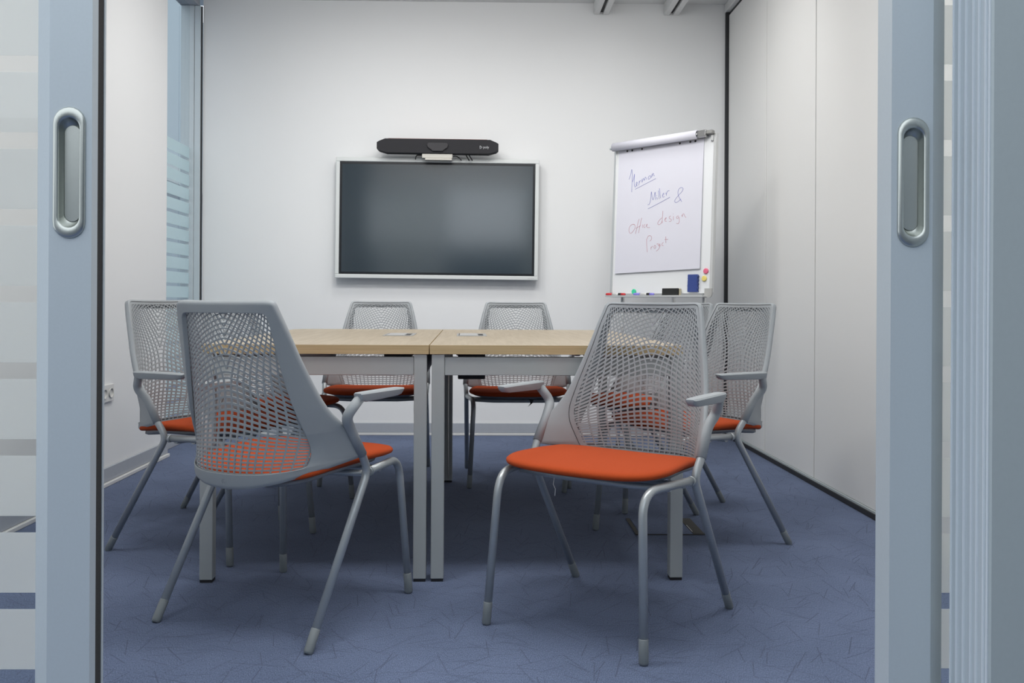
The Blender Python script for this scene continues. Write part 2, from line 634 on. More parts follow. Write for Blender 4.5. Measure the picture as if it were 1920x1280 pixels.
RED_INK = [[(0.1729,0.415),(0.1528,0.4188),(0.1351,0.4038),(0.131,0.3799),(0.1418,0.3632),(0.1581,0.3704),(0.1771,0.3934),(0.1781,0.4093),(0.1662,0.418)],[(0.1801,0.3613),(0.1903,0.3927),(0.1985,0.4347),(0.2047,0.445)],[(0.203,0.3641),(0.2125,0.4127),(0.2224,0.4518)],[(0.1837,0.393),(0.216,0.4072)],[(0.2305,0.4116),(0.2297,0.3931)],[(0.2484,0.4132),(0.2389,0.4058),(0.2394,0.3939),(0.2491,0.3947)],[(0.2521,0.3998),(0.2648,0.407),(0.2612,0.4151),(0.2568,0.4048),(0.2621,0.3926),(0.2815,0.3916)],[(0.3685,0.4814),(0.3667,0.4452),(0.3665,0.4115)],[(0.3637,0.4428),(0.3438,0.4284),(0.3334,0.4108),(0.3448,0.4023),(0.3602,0.4118),(0.366,0.4245)],[(0.3814,0.43),(0.3937,0.4357),(0.3934,0.4435),(0.3843,0.4363),(0.3833,0.4221),(0.3973,0.4212)],[(0.4242,0.4492),(0.412,0.4449),(0.4154,0.4343),(0.4311,0.4282),(0.4253,0.4182),(0.4129,0.419)],[(0.4412,0.4455),(0.442,0.4249)],[(0.4391,0.4603),(0.4405,0.4577)],[(0.4764,0.4458),(0.4627,0.4441),(0.4616,0.4327),(0.4738,0.4319),(0.478,0.4431),(0.4835,0.4173),(0.4765,0.4011),(0.4627,0.4044)],[(0.4974,0.4508),(0.4995,0.4354),(0.5033,0.4542),(0.5108,0.4563),(0.5159,0.4407),(0.5251,0.4337)],[(0.2614,0.3282),(0.2645,0.2912),(0.2693,0.2516)],[(0.2647,0.328),(0.2705,0.3435),(0.2865,0.3467),(0.2981,0.3369),(0.2955,0.3213),(0.2846,0.314)],[(0.2954,0.2821),(0.2944,0.2664)],[(0.2972,0.2768),(0.3065,0.2855)],[(0.3207,0.2889),(0.3131,0.2787),(0.3183,0.2694),(0.3291,0.2755),(0.3271,0.286),(0.3207,0.2889)],[(0.3331,0.2949),(0.3456,0.2982),(0.3429,0.2879),(0.3557,0.2822),(0.35,0.2669),(0.3315,0.2546)],[(0.3507,0.2889),(0.3584,0.2938),(0.3536,0.2966),(0.3509,0.285),(0.3619,0.2845)],[(0.3801,0.3019),(0.3693,0.2972),(0.3698,0.2842),(0.3807,0.2851)],[(0.3944,0.3348),(0.3964,0.2986)],[(0.3872,0.3184),(0.409,0.3187)]]
# ------------------------------------------------------------------ the setting
struct(MB().box((-6, -4, -0.06), (4, 15, 0)).build('floor', CARPET))
struct(MB().box((-2.0, 1.0, CEIL), (2.4, 6.05, CEIL + 0.1)).build('ceiling', CEILM))
struct(MB().box((-1.852, 5.92, 0), (1.80, 6.05, CEIL)).build('wall_back', WALL))
struct(MB().box((-2.05, 1.10, 0), (-1.79, 5.085, CEIL)).build('wall_left', WALL))

# folding partition on the right: carrier, then each panel and its trims as parts
wr = struct(MB().box((1.618, 1.06, 0), (1.75, 5.918, CEIL)).build('wall_right', PANEL))
seams = [5.895, 5.096, 4.328, 3.560, 2.792, 2.024, 1.256]
for a, b in zip(seams, seams[1:]):
    p = MB().box((1.59, b + 0.007, 0.034), (1.618, a - 0.007, 2.765), bevel=0.002).build('panel', PANEL, wr)
    MB().box((1.596, b - 0.0065, 0.034), (1.617, b + 0.0065, 2.765)).build('joint_seal', mat('joint_grey', (0.07, 0.075, 0.08), 0.6), wr)
MB().box((1.572, 5.897, 0.03), (1.612, 5.919, 2.785)).build('edge_seal', RUBBER, wr)
MB().box((1.578, 1.10, 0.002), (1.617, 5.896, 0.022)).build('floor_seal', BLACK, wr)
MB().box((1.584, 1.10, 0.022), (1.617, 5.896, 0.033), bevel=0.001).build('bottom_trim', ALUD, wr)
MB().box((1.596, 1.10, 2.767), (1.617, 5.896, 2.787)).build('head_seal', RUBBER, wr)
struct(MB().box((1.566, 1.10, 2.788), (1.617, 5.918, CEIL - 0.001), bevel=0.003).build('trim_1', CEILM))

# two slotted ceiling rails running towards the back wall
for i, xc in enumerate((0.752, 1.214)):
    t = MB()
    t.box((xc - 0.049, 1.25, 2.768), (xc - 0.012, 5.917, CEIL - 0.001), bevel=0.002)
    t.box((xc + 0.012, 1.25, 2.768), (xc + 0.049, 5.917, CEIL - 0.001), bevel=0.002)
    t = struct(t.build('trim_%d' % (i + 2), CEILM))
    MB().box((xc - 0.0118, 1.25, 2.785), (xc + 0.0118, 5.917, 2.82)).build('slot', BLACK, t)

# skirtings
bb = struct(MB().box((-1.848, 5.906, 0.017), (1.57, 5.919, 0.081), bevel=0.002).build('baseboard_back', SKIRT))
MB().box((-1.848, 5.900, 0.0005), (1.57, 5.919, 0.0165), bevel=0.002).build('white_floor_strip', WHITEP, bb)
bl = struct(MB().box((-1.789, 1.2, 0.019), (-1.776, 5.084, 0.086), bevel=0.002).build('baseboard_left', SKIRT))
MB().box((-1.789, 1.2, 0.0005), (-1.764, 5.084, 0.018), bevel=0.002).build('white_floor_strip', WHITEP, bl)

# floor-to-ceiling glazed strip between the left wall and the back wall
win = MB()
win.box((-1.99, 5.086, 0), (-1.855, 5.918, 0.085), bevel=0.003)
win.box((-1.99, 5.086, CEIL - 0.05), (-1.872, 5.918, CEIL - 0.001), bevel=0.002)
win = struct(win.build('window_1', SKIRT))
po = MB()
po.box((-1.985, 5.885, 0.086), (-1.900, 5.918, CEIL - 0.051), bevel=0.002)
po.box((-1.899, 5.890, 0.086), (-1.860, 5.918, CEIL - 0.051), bevel=0.002)
po.build('window_post', ALU, win)
MB().box((-1.8585, 5.900, 0.086), (-1.8530, 5.917, CEIL - 0.051)).build('dark_seal', RUBBER, win)
MB().box((-1.936, 5.087, 0.086), (-1.928, 5.884, CEIL - 0.051)).build('glass_pane', GLASS, win)
pane = win.children[-1]
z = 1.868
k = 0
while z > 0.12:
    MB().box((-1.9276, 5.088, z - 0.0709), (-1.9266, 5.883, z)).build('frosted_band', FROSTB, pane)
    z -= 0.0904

# what stands beyond the glazed strip: the next corridor
struct(MB().box((-3.75, 3.0, 0), (-3.6, 14, 4.4)).build('wall_corridor', COLW))
struct(MB().box((-3.6, 13.0, 0), (4, 13.2, 3.2)).build('wall_corridor_end', COLW))
struct(MB().box((-3.59, 5.0, 2.15), (-3.40, 12.9, 2.45), bevel=0.01).build('trim_4', ALUD))

# front of the room: glazed sliding doors between two solid pieces
struct(MB().box((-2.6, 1.10, 0), (-1.36, 1.18, CEIL)).build('wall_front', COLD))
jw = MB()
jw.box((0.5445, 0.962, 0), (2.6, 1.044, 3.0), bevel=0.002)
jw = struct(jw.build('wall_front_right', ALUD))
rb = MB()
MB().box((0.5436, 0.9640, 0), (0.5446, 1.0435, 2.9)).build('jamb_track', ALU, jw)
for y0, hgt in ((0.9650, 0.0012), (0.9710, 0.0022), (0.9845, 0.0022), (0.9960, 0.0022), (1.0115, 0.0022), (1.0262, 0.0022), (1.0400, 0.0016)):
    MB().box((0.5436 - hgt, y0 - 0.0007, 0), (0.5437, y0 + 0.0007, 2.9)).build('jamb_rib', RIB, jw)
struct(MB().box((-1.36, 1.0, 2.22), (0.543, 1.12, CEIL - 0.001)).build('wall_header', WALL))

struct(MB().box((1.75, -4.0, 0), (1.9, 0.955, 3.0)).build('wall_light_block_right', COLD))  # unseen wall added to keep daylight off the right door's bevel
struct(MB().box((-6.0, -2.4, 0), (1.74, -2.25, 1.75)).build('wall_light_block_back', COLD))  # unseen wall added behind the camera, blocks low daylight from under the tables

DZ0, DZ1 = 0.03, 2.19


def cut(obj, lo, hi):
    c = MB().box(lo, hi).build('cutter', BLACK)
    md = obj.modifiers.new('cut', 'BOOLEAN')
    md.object = c
    md.operation = 'DIFFERENCE'
    md.solver = 'EXACT'
    bpy.context.view_layer.update()
    dg = bpy.context.evaluated_depsgraph_get()
    me = bpy.data.meshes.new_from_object(obj.evaluated_get(dg))
    obj.modifiers.clear()
    obj.data = me
    bpy.data.objects.remove(c, do_unlink=True)


def stadium(hw, hh, n=10):
    r = hw
    out = []
    for k in range(n + 1):
        a = PI * k / n
        out.append((r * math.cos(a), hh - r + r * math.sin(a)))
    for k in range(n + 1):
        a = PI + PI * k / n
        out.append((r * math.cos(a), -(hh - r) + r * math.sin(a)))
    return out


def flush_handle(parent, x, z):
    prof = [(0.0186, 0.0760, 0.0), (0.0186, 0.0760, -0.0014), (0.0176, 0.0750, -0.0030), (0.0160, 0.0730, -0.0038), (0.0134, 0.0660, -0.0036),
            (0.0124, 0.0640, -0.0030), (0.0117, 0.0632, -0.0012), (0.0112, 0.0624, 0.0010), (0.0102, 0.0598, 0.0055), (0.0091, 0.0560, 0.0082)]
    V, Fc = [], []
    for hw, hh, y in prof:
        V += [(x + a, 1.0499 + y, z + b) for a, b in stadium(hw, hh)]
    n = len(stadium(1, 2))
    for i in range(len(prof) - 1):
        for k in range(n):
            Fc.append((i * n + k, i * n + (k + 1) % n, (i + 1) * n + (k + 1) % n, (i + 1) * n + k))
    o = raw('flush_handle', V, Fc, NICKEL, parent)
    b = [(x + a * 0.0093, 1.0499 + 0.0074, z + c) for a, c in [(p[0] / 0.0093, p[1]) for p in stadium(0.0090, 0.0558)]]
    raw('handle_cup', b + [(p[0], p[1] + 0.001, p[2]) for p in b],
        [tuple(range(n)), tuple(range(2 * n - 1, n - 1, -1))] + [(k, (k + 1) % n, n + (k + 1) % n, n + k) for k in range(n)], NICKEL, o, False)
    return o


def sliding_door(name, sgn, xin, hz, label_pane):
    """sgn -1: the door that slides to the left, +1: to the right; xin is the leading edge"""
    def X(d):
        return xin + sgn * d
    body = [(X(0.070), 1.066), (X(0.049), 1.05), (X(0.0), 1.05), (X(0.0), 1.066)]
    if sgn < 0:
        body += [(X(0.003), 1.066), (X(0.003), 1.083), (X(0), 1.083)]
    body += [(X(0.0), 1.088), (X(0.049), 1.088), (X(0.070), 1.072)]
    st = MB().prism(body, DZ0, DZ1, bevel=0.0008).build(name, ALU)
    struct(st)
    hx = X(0.0255)
    cut(st, (hx - 0.0128, 1.02, hz - 0.064), (hx + 0.0128, 1.0645, hz + 0.064))
    flush_handle(st, hx, hz)
    if sgn < 0:
        MB().box((X(0.003), 1.0665, DZ0), (X(0.0008), 1.0825, DZ1)).build('brush_seal', BRUSH, st)
    far = X(0.86)
    lo, hi = min(X(0.0655), far), max(X(0.0655), far)
    MB().box((lo, 1.0672, DZ0 + 0.05), (hi, 1.0712, DZ1 - 0.05)).build('glass_pane', GLASS, st)
    pn = st.children[-1]
    z = 1.143 + 0.0904 * 11
    while z > DZ0 + 0.14:
        MB().box((lo + 0.006 if sgn > 0 else lo, 1.0713, z - 0.0709), (hi if sgn > 0 else hi - 0.006, 1.0719, z)).build('frosted_band', FROST, pn)
        z -= 0.0904
    rl, rh = min(X(0.0705), far), max(X(0.0705), far)
    MB().box((rl, 1.052, DZ0), (rh, 1.086, DZ0 + 0.05), bevel=0.002).build('bottom_rail', ALU, st)
    MB().box((rl, 1.052, DZ1 - 0.05), (rh, 1.086, DZ1), bevel=0.002).build('top_rail', ALU, st)
    return st


sliding_door('door_1', -1, -0.456, 1.022, '')
sliding_door('door_2', 1, 0.4755, 1.018, '')
# ------------------------------------------------------------------ the chair (local: x sitter's right, +y where the sitter faces)
BACK_TAB = [  # z, half width, edge y, centre y
    (0.380, 0.262, -0.020, -0.276), (0.463, 0.262, -0.032, -0.279), (0.505, 0.258, -0.058, -0.276), (0.545, 0.252, -0.096, -0.273),
    (0.590, 0.238, -0.143, -0.273), (0.637, 0.225, -0.176, -0.277), (0.690, 0.212, -0.204, -0.283), (0.744, 0.198, -0.229, -0.290),
    (0.812, 0.181, -0.260, -0.297), (0.873, 0.1655, -0.287, -0.302), (0.90, 0.160, -0.296, -0.306)]


def back_pt(x, z):
    w, ye, yc = cubic_table(BACK_TAB, z)
    u = min(abs(x) / w, 1.06)
    return Vector((x, yc + (ye - yc) * u ** 2.8, z))


def back_n(x, z):
    e = 0.004
    a = back_pt(x + e, z) - back_pt(x - e, z)
    b = back_pt(x, z + 0.02) - back_pt(x, z - 0.02)
    n = a.cross(b)
    if n.y < 0:
        n = -n
    return n.normalized()


def depth_f(z):
    return cubic_table([(0.38, 0.010), (0.46, 0.011), (0.54, 0.014), (0.62, 0.018), (0.873, 0.020)], z)[0]


def S(x, z, d):
    return back_pt(x, z) + back_n(x, z) * d


def half_outline(top, side, bottom, n=(10, 64, 20), sm=2):
    t = resample(top, n[0])
    s = resample(smooth_poly(side, sm), n[1])
    b = resample(smooth_poly(bottom, sm), n[2])
    return t + s[1:] + b[1:]


def full_outline(h):
    """right half from top centre to bottom centre -> closed loop"""
    left = [Vector((-p.x, p.y)) for p in h[1:-1]][::-1]
    return h + left


V2 = lambda l: [Vector(p) for p in l]
OUT = full_outline(half_outline(
    V2([(0, 0.8735), (0.118, 0.8732)]),
    V2([(0.118, 0.8732), (0.145, 0.8728), (0.160, 0.8700), (0.1655, 0.860), (0.1695, 0.846), (0.181, 0.812), (0.198, 0.744), (0.212, 0.690), (0.225, 0.637),
        (0.237, 0.590), (0.247, 0.560), (0.253, 0.546), (0.257, 0.520), (0.261, 0.480), (0.263, 0.455)]),
    V2([(0.263, 0.455), (0.255, 0.450), (0.225, 0.436), (0.19, 0.421), (0.13, 0.402), (0.06, 0.391), (0, 0.388)])))
WIN = full_outline(half_outline(
    V2([(0, 0.8435), (0.115, 0.8430)]),
    V2([(0.115, 0.8430), (0.128, 0.8425), (0.138, 0.838), (0.1425, 0.826), (0.146, 0.80), (0.152, 0.75), (0.160, 0.69), (0.169, 0.635), (0.180, 0.58), (0.190, 0.535), (0.196, 0.50), (0.197, 0.475),
        (0.193, 0.457)]),
    V2([(0.193, 0.457), (0.190, 0.445), (0.172, 0.439), (0.12, 0.4325), (0.06, 0.430), (0, 0.429)])))
GRO = full_outline(half_outline(
    V2([(0, 0.8675), (0.130, 0.8670)]),
    V2([(0.130, 0.8670), (0.148, 0.8665), (0.1565, 0.860), (0.160, 0.846), (0.173, 0.812), (0.189, 0.744), (0.215, 0.637), (0.224, 0.58), (0.2255, 0.545), (0.221, 0.515), (0.207, 0.47), (0.200, 0.447)]),
    V2([(0.200, 0.447), (0.194, 0.430), (0.17, 0.421), (0.12, 0.414), (0.06, 0.410), (0, 0.409)])))


def inset(loop, d):
    n = len(loop)
    out = []
    for i in range(n):
        a, b = loop[i - 1], loop[(i + 1) % n]
        t = (b - a)
        if t.length < 1e-9:
            t = Vector((1, 0))
        t.normalize()
        nn = Vector((t.y, -t.x))          # loop runs clockwise seen from the front: inward normal
        if nn.dot(Vector((0, 0.63)) - loop[i]) < 0:
            nn = -nn
        out.append(loop[i] + nn * d)
    return out


def loft(name, loops, m, parent, closed=True, mode=True):
    n = len(loops[0])
    V = [p for l in loops for p in l]
    F = []
    L = len(loops)
    for i in range(L if closed else L - 1):
        j = (i + 1) % L
        for k in range(n):
            F.append((i * n + k, i * n + (k + 1) % n, j * n + (k + 1) % n, j * n + k))
    return raw(name, V, F, m, parent, mode)


def in_poly(p, poly):
    c = False
    j = len(poly) - 1
    for i in range(len(poly)):
        a, b = poly[i], poly[j]
        if (a.y > p[1]) != (b.y > p[1]) and p[0] < (b.x - a.x) * (p[1] - a.y) / (b.y - a.y) + a.x:
            c = not c
        j = i
    return c


def strand_width(z):
    return lerp_table([(0.40, 0.0036), (0.48, 0.0048), (0.60, 0.0060), (0.68, 0.0048), (0.78, 0.0034), (0.88, 0.0027)], z)[0]


def back_mesh(parent):
    """lattice of ribs: fanning uprights and arches that flatten towards the seat"""
    edge = inset(GRO, 0.0018)
    inner = inset(GRO, 0.0105)
    V, F = [], []

    def off(z):
        return depth_f(z) - 0.0012

    n = len(edge)
    for l, dd in ((edge, 0.0), (inner, 0.0), (inner, -0.004), (edge, -0.004)):
        V += [S(p.x, p.y, off(p.y) + dd) for p in l]
    for i in range(4):
        j = (i + 1) % 4
        for k in range(n):
            F.append((i * n + k, i * n + (k + 1) % n, j * n + (k + 1) % n, j * n + k))
    clip = inset(GRO, 0.0085)
    curves = []
    # uprights: follow the narrowing sides at the edge, fan out from a seam in the middle above lumbar height
    wtab = [(0.40, 0.186), (0.45, 0.205), (0.515, 0.2215), (0.555, 0.2245), (0.64, 0.2145), (0.744, 0.189), (0.812, 0.173), (0.88, 0.152)]
    mtab = [(0.635, 0.0), (0.70, 0.38), (0.76, 0.72), (0.88, 0.92)]
    W = lambda z: cubic_table(wtab, z)[0]
    M = lambda z: lerp_table(mtab, z)[0]
    pitch = 0.0212
    dz = 0.003

    def trace(sv, z):
        pts = [(sv, z)]
        while z < 0.874:
            u = min(sv / W(z), 1.2)
            sv += dz * M(z) * max(1 - u * u, 0) + u * (W(z + dz) - W(z))
            z += dz
            pts.append((max(sv, 0), z))
        return pts
    starts = [((k + 0.5) * pitch * W(0.40) / W(0.60), 0.40) for k in range(11)]
    T, z, nxt = 0.0, 0.60, 0.5 * pitch
    while z < 0.872:
        T += M(z) * dz
        if T >= nxt:
            starts.append((0.0, z))
            nxt += pitch * 0.82
        z += dz
    for st in starts:
        pts = trace(*st)
        curves.append(pts)
        curves.append([(-p, q) for p, q in pts])
    Atab = [(0.40, -0.12), (0.44, -0.04), (0.50, 0.17), (0.55, 0.45), (0.60, 0.72), (0.66, 0.98), (0.74, 1.20), (0.86, 1.36), (1.05, 1.45)]
    p = 0.4185
    while p < 1.03:
        A = cubic_table(Atab, p)[0]
        row = []
        s = -0.232
        while s < 0.2321:
            row.append((s, p - A * (abs(s) ** 1.5 + 0.0 * abs(s))))
            s += 0.004
        curves.append(row)
        p += lerp_table([(0.40, 0.0098), (0.48, 0.0116), (0.56, 0.0150), (0.62, 0.0168), (0.70, 0.0152), (0.80, 0.0128), (1.0, 0.0130)], p)[0]
    step = 0.011
    for c in curves:
        run = []
        runs = []
        for q in c:
            if 0.40 < q[1] < 0.873 and in_poly(q, clip):
                run.append(q)
            elif run:
                runs.append(run)
                run = []
        if run:
            runs.append(run)
        for r in runs:
            if len(r) < 2:
                continue
            L = sum(math.dist(u, v) for u, v in zip(r, r[1:]))
            if L < 0.004:
                continue
            R = resample([Vector(q) for q in r], max(1, int(L / step)))
            base = len(V)
            P3 = [S(q.x, q.y, off(q.y) - 0.0018) for q in R]
            for i, q in enumerate(R):
                t = (P3[min(i + 1, len(R) - 1)] - P3[max(i - 1, 0)]).normalized()
                nn = back_n(q.x, q.y)
                sd = t.cross(nn).normalized() * strand_width(q.y) * 0.5
                nn = nn * 0.0017
                V += [P3[i] + sd + nn, P3[i] - sd + nn, P3[i] - sd - nn, P3[i] + sd - nn]
            for i in range(len(R) - 1):
                for k in range(4):
                    F.append((base + i * 4 + k, base + i * 4 + (k + 1) % 4, base + i * 4 + 4 + (k + 1) % 4, base + i * 4 + 4 + k))
    return raw('back_mesh', V, F, CHAIRP, parent, False)


def back_frame(parent):
    loops = [
        [S(p.x, p.y, 0.0) for p in inset(OUT, 0.0105)],
        [S(p.x, p.y, 0.0012) for p in inset(OUT, 0.0055)],
        [S(p.x, p.y, 0.0050) for p in inset(OUT, 0.0015)],
        [S(p.x, p.y, depth_f(p.y) * 0.6) for p in OUT],
        [S(p.x, p.y, depth_f(p.y) - 0.0015) for p in OUT],
        [S(p.x, p.y, depth_f(p.y)) for p in inset(OUT, 0.002)],
        [S(p.x, p.y, depth_f(p.y)) for p in GRO],
        [S(p.x, p.y, depth_f(p.y) - 0.0062) for p in GRO],
        [S(p.x, p.y, depth_f(p.y) - 0.0070) for p in WIN],
        [S(p.x, p.y, 0.0015) for p in WIN],
        [S(p.x, p.y, 0.0) for p in inset(WIN, -0.0015)],
    ]
    o = loft('back_frame', loops, CHAIRP, parent, True, True)
    o.data.set_sharp_from_angle(angle=math.radians(38))
    return o


def seat_loop(sx, sy, r, cy, z, n=72, flare=0.0):
    """superellipse-like seat plan: wide in front, narrower behind"""
    out = []
    for k in range(n):
        a = 2 * PI * k / n
        ca, sa = math.cos(a), math.sin(a)
        e = 2 / r
        x = sx * abs(ca) ** e * (1 if ca >= 0 else -1)
        y = sy * abs(sa) ** e * (1 if sa >= 0 else -1)
        tq = (y / sy + 1) / 2
        x *= 0.86 + 0.14 * min(1, tq * 1.35)
        out.append(Vector((x, cy + y + flare * (1 - (x / sx) ** 2) * max(y / sy, 0), z)))
    return out


def crown(p, top):
    """dish of the seat: lower in the middle rear, rolling over at the front"""
    q = Vector(p)
    u, v = q.x / 0.235, (q.y - 0.0) / 0.23
    q.z += top * (0.003 * u * u - 0.004 * max(v, 0) ** 2.5 - 0.029 * max(-v, 0) ** 1.8)
    return q


def seat(parent):
    rings = []
    def lip(p, k):
        q = crown(p, 1.0)
        v = max((p.y - 0.02) / 0.21, 0)
        q.z -= k * 0.024 * v * v * max(0.0, 1 - (p.x / 0.26) ** 2)
        return q
    for s, z, k in ((1.0, 0.4335, 0), (1.010, 0.4385, 0), (1.007, 0.4435, 0), (0.985, 0.4485, 0), (0.94, 0.4510, 0), (0.86, 0.4522, 0), (0.7, 0.4525, 0), (0.5, 0.4525, 0),
                    (0.25, 0.4520, 0)):
        rings.append([lip(p, k) for p in seat_loop(0.239 * s, 0.219 * s, 5.0, 0.006, z, flare=0.017)])
    bot = [lip(p, 0) for p in seat_loop(0.232, 0.213, 5.0, 0.006, 0.4305, flare=0.017)]
    rings = [bot] + rings
    n = len(bot)
    V = [p for l in rings for p in l]
    F = []
    for i in range(len(rings) - 1):
        for k in range(n):
            F.append((i * n + k, i * n + (k + 1) % n, (i + 1) * n + (k + 1) % n, (i + 1) * n + k))
    F.append(tuple(range(n)))
    F.append(tuple(range((len(rings) - 1) * n, len(rings) * n)))
    raw('seat_cushion', V, F, ORANGE, parent, True)
    rings = []
    for s, z, dy in ((0.50, 0.407, -0.045), (0.72, 0.4085, -0.040), (0.86, 0.4125, -0.032), (0.92, 0.418, -0.026), (0.93, 0.4300, -0.020)):
        rings.append([lip(p, 0) for p in seat_loop(0.240 * s, 0.205 * s, 4.0, 0.004 + dy, z, flare=0.014)])
    V = [p for l in rings for p in l]
    F = []
    for i in range(len(rings) - 1):
        for k in range(n):
            F.append((i * n + k, i * n + (k + 1) % n, (i + 1) * n + (k + 1) % n, (i + 1) * n + k))
    F.append(tuple(range(n)))
    F.append(tuple(range((len(rings) - 1) * n, len(rings) * n)))
    raw('seat_shell', V, F, SHELL, parent, True)


def make_chair():
    root = thing('conference_chair', (0, 0, 0))
    back_frame(root)
    back_mesh(root)
    seat(root)
    for s in (-1, 1):
        # rear leg: glide, shank, knee at the joint, then up inside the arm sleeve
        foot = Vector((s * 0.254, -0.259, 0.0))
        J = Vector((s * 0.2545, 0.004, 0.412))
        Sv = Vector((s * 0.2590, -0.032, 0.463))
        U = Vector((s * 0.2572, -0.056, 0.498))
        d = (J - foot).normalized()
        ga = foot + d * 0.062
        leg = MB().tube(fillet([foot + d * 0.05, J, Sv, U], [0.045, 0.01]), 0.0112, 14).build('leg', CHAIRL, root)
        g = MB()
        g.tube([foot + Vector((0, 0, 0.0005)), foot + d * 0.006, ga - d * 0.002, ga], [0.0095, 0.0122, 0.0122, 0.0113], 14)
        g.build('foot_glide', GLIDE, leg)
        # front leg: from the joint forward, bend, down
        f2 = Vector((s * 0.2349, 0.259, 0.0))
        K = Vector((s * 0.2150, 0.229, 0.4095))
        d2 = (K - f2).normalized()
        jj = J + Vector((-s * 0.002, 0.006, -0.004))
        leg = MB().tube(fillet([jj, K, f2 + d2 * 0.05], [0.065], 9), 0.0112, 14).build('leg', CHAIRL, root)
        g = MB()
        g.tube([f2 + Vector((0, 0, 0.0005)), f2 + d2 * 0.006, f2 + d2 * 0.06, f2 + d2 * 0.062], [0.0095, 0.0122, 0.0122, 0.0113], 14)
        g.build('foot_glide', GLIDE, leg)
        MB().tube([jj + Vector((0, 0.006, 0)), jj + Vector((-s * 0.0005, 0.0115, 0))], [0.0135, 0.0128], 14).build('weld_collar', CHAIRL, leg)
        # arm: sleeve on the tube, upright that leans out, flat pad
        B = Vector((s * 0.2554, -0.085, 0.542))
        C = Vector((s * 0.2660, -0.117, 0.572))
        A = Vector((s * 0.2885, -0.0865, 0.6200))
        arm = MB()
        pts = fillet([Sv + (Sv - U).normalized() * 0.002, B, C, A], [0.03, 0.028], 6)
        nn = len(pts)
        rad = [0.0136 + 0.0008 * min(1, i / (nn * 0.45)) - 0.0010 * max(0, (i - nn * 0.6) / (nn * 0.4)) for i in range(nn)]
        arm.tube(pts, rad, 16)
        arm = arm.build('armrest', CHAIRP, root)
        pad = []
        prof = [(-0.0985, 0.6230, 0.6335, 0.0115), (-0.0950, 0.6150, 0.6350, 0.0150), (-0.070, 0.6095, 0.6352, 0.0170), (0.0, 0.6105, 0.6350, 0.0185), (0.055, 0.6115, 0.6345, 0.0185),
                (0.085, 0.6122, 0.6340, 0.0178), (0.102, 0.6145, 0.6336, 0.0165), (0.112, 0.6195, 0.6332, 0.0148), (0.1175, 0.6265, 0.6322, 0.0120)]
        V, F = [], []
        for y, z0, z1, w in prof:
            xc = s * (0.2900 - 0.016 * (y + 0.1) * 0.2)
            zm = (z0 + z1) / 2
            b = min(0.004, (z1 - z0) * 0.3)
            for px, pz in ((w - b, z1), (w, z1 - b), (w - 0.001, zm), (w * 0.72, z0 + b * 0.4), (w * 0.5, z0), (-w * 0.5, z0), (-w * 0.72, z0 + b * 0.4), (-w + 0.001, zm), (-w, z1 - b), (-w + b, z1)):
                V.append((xc + px, y, pz))
        m = 10
        for i in range(len(prof) - 1):
            for k in range(m):
                F.append((i * m + k, i * m + (k + 1) % m, (i + 1) * m + (k + 1) % m, (i + 1) * m + k))
        F.append(tuple(range(m)))
        F.append(tuple(range((len(prof) - 1) * m, len(prof) * m)))
        po = raw('arm_pad', V, F, CHAIRP, arm, True)
        po.data.set_sharp_from_angle(angle=math.radians(40))
    cb = MB()
    cb.tube([(-0.238, 0.03, 0.398), (-0.12, 0.03, 0.392), (0.12, 0.03, 0.392), (0.238, 0.03, 0.398)], 0.0095, 10)
    cb.tube([(-0.232, 0.10, 0.400), (-0.12, 0.10, 0.394), (0.12, 0.10, 0.394), (0.232, 0.10, 0.400)], 0.0095, 10)
    cb.build('crossbar', CHAIRL, root)
    em = MB()
    c0 = S(0, 0.4085, -0.0002)
    ring = [S(0.0078 * math.cos(a), 0.4085 + 0.0078 * math.sin(a), -0.0002) for a in [2 * PI * k / 20 for k in range(21)]]
    em.tube(ring, 0.0005, 5, caps=False)
    mp = [(-0.0036, -0.004), (-0.0036, 0.0005), (-0.0018, 0.003), (0, 0.0012), (0.0018, 0.003), (0.0036, 0.0005), (0.0036, -0.004)]
    em.tube([S(a, 0.4085 + b, -0.0002) for a, b in mp], 0.0005, 5)
    em.build('emblem', CHAIRP, root)
    return root


CHAIRS = [
    (0.3491, 2.5197, 144.04, 'near right grey mesh-back chair turned towards the open doors, orange seat seen whole'),
    (-0.5503, 2.5842, -26.04, 'near left grey mesh-back chair seen from behind, just inside the left sliding door'),
    (0.7657, 3.3723, 117.06, 'first chair along the right side of the tables, its back towards the white panelled partition'),
    (0.7051, 4.0574, 117.4, 'second chair along the right side, mostly hidden behind the two chairs before it'),
    (-0.9770, 3.3015, -114.03, 'first chair along the left side of the tables, beside the wall socket'),
    (-0.9245, 3.9256, -117.9, 'second chair along the left side, hidden but for a seat corner and legs'),
    (-0.5490, 4.5325, 180.9, 'chair pushed to the far end of the left table, under the wall screen'),
    (0.1627, 4.4958, 180.25, 'chair pushed to the far end of the right table, small dark tag under its seat'),
]
proto = make_chair()
chair_objs = []
for i, (x, y, a, lab) in enumerate(CHAIRS):
    o = proto if i == 0 else dup_tree(proto)
    o.location = (x, y, 0.0)
    o.rotation_euler = (0, 0, math.radians(a))
    tag(o, lab, 'chair', 'mesh-back chairs round the two tables')
    chair_objs.append(o)
tg = MB()
tg.prism([(-0.012, 0.0), (0.010, 0.004), (0.004, -0.018), (0.016, -0.034), (-0.006, -0.016)], -0.0006, 0.0006, axis='y')
tg.build('care_tag', BLACK, chair_objs[7], loc=(-0.057, 0.215, 0.412))
th = MB().tube([(0.0, 0.0, 0.0), (0.002, 0.002, -0.02), (-0.004, 0.001, -0.032), (-0.003, 0.002, -0.05)], 0.0012, 6)
th.build('loose_thread', WHITEP, chair_objs[0], loc=(0.075, 0.17, 0.405))
# ------------------------------------------------------------------ the two tables
TROT = math.radians(1.1)


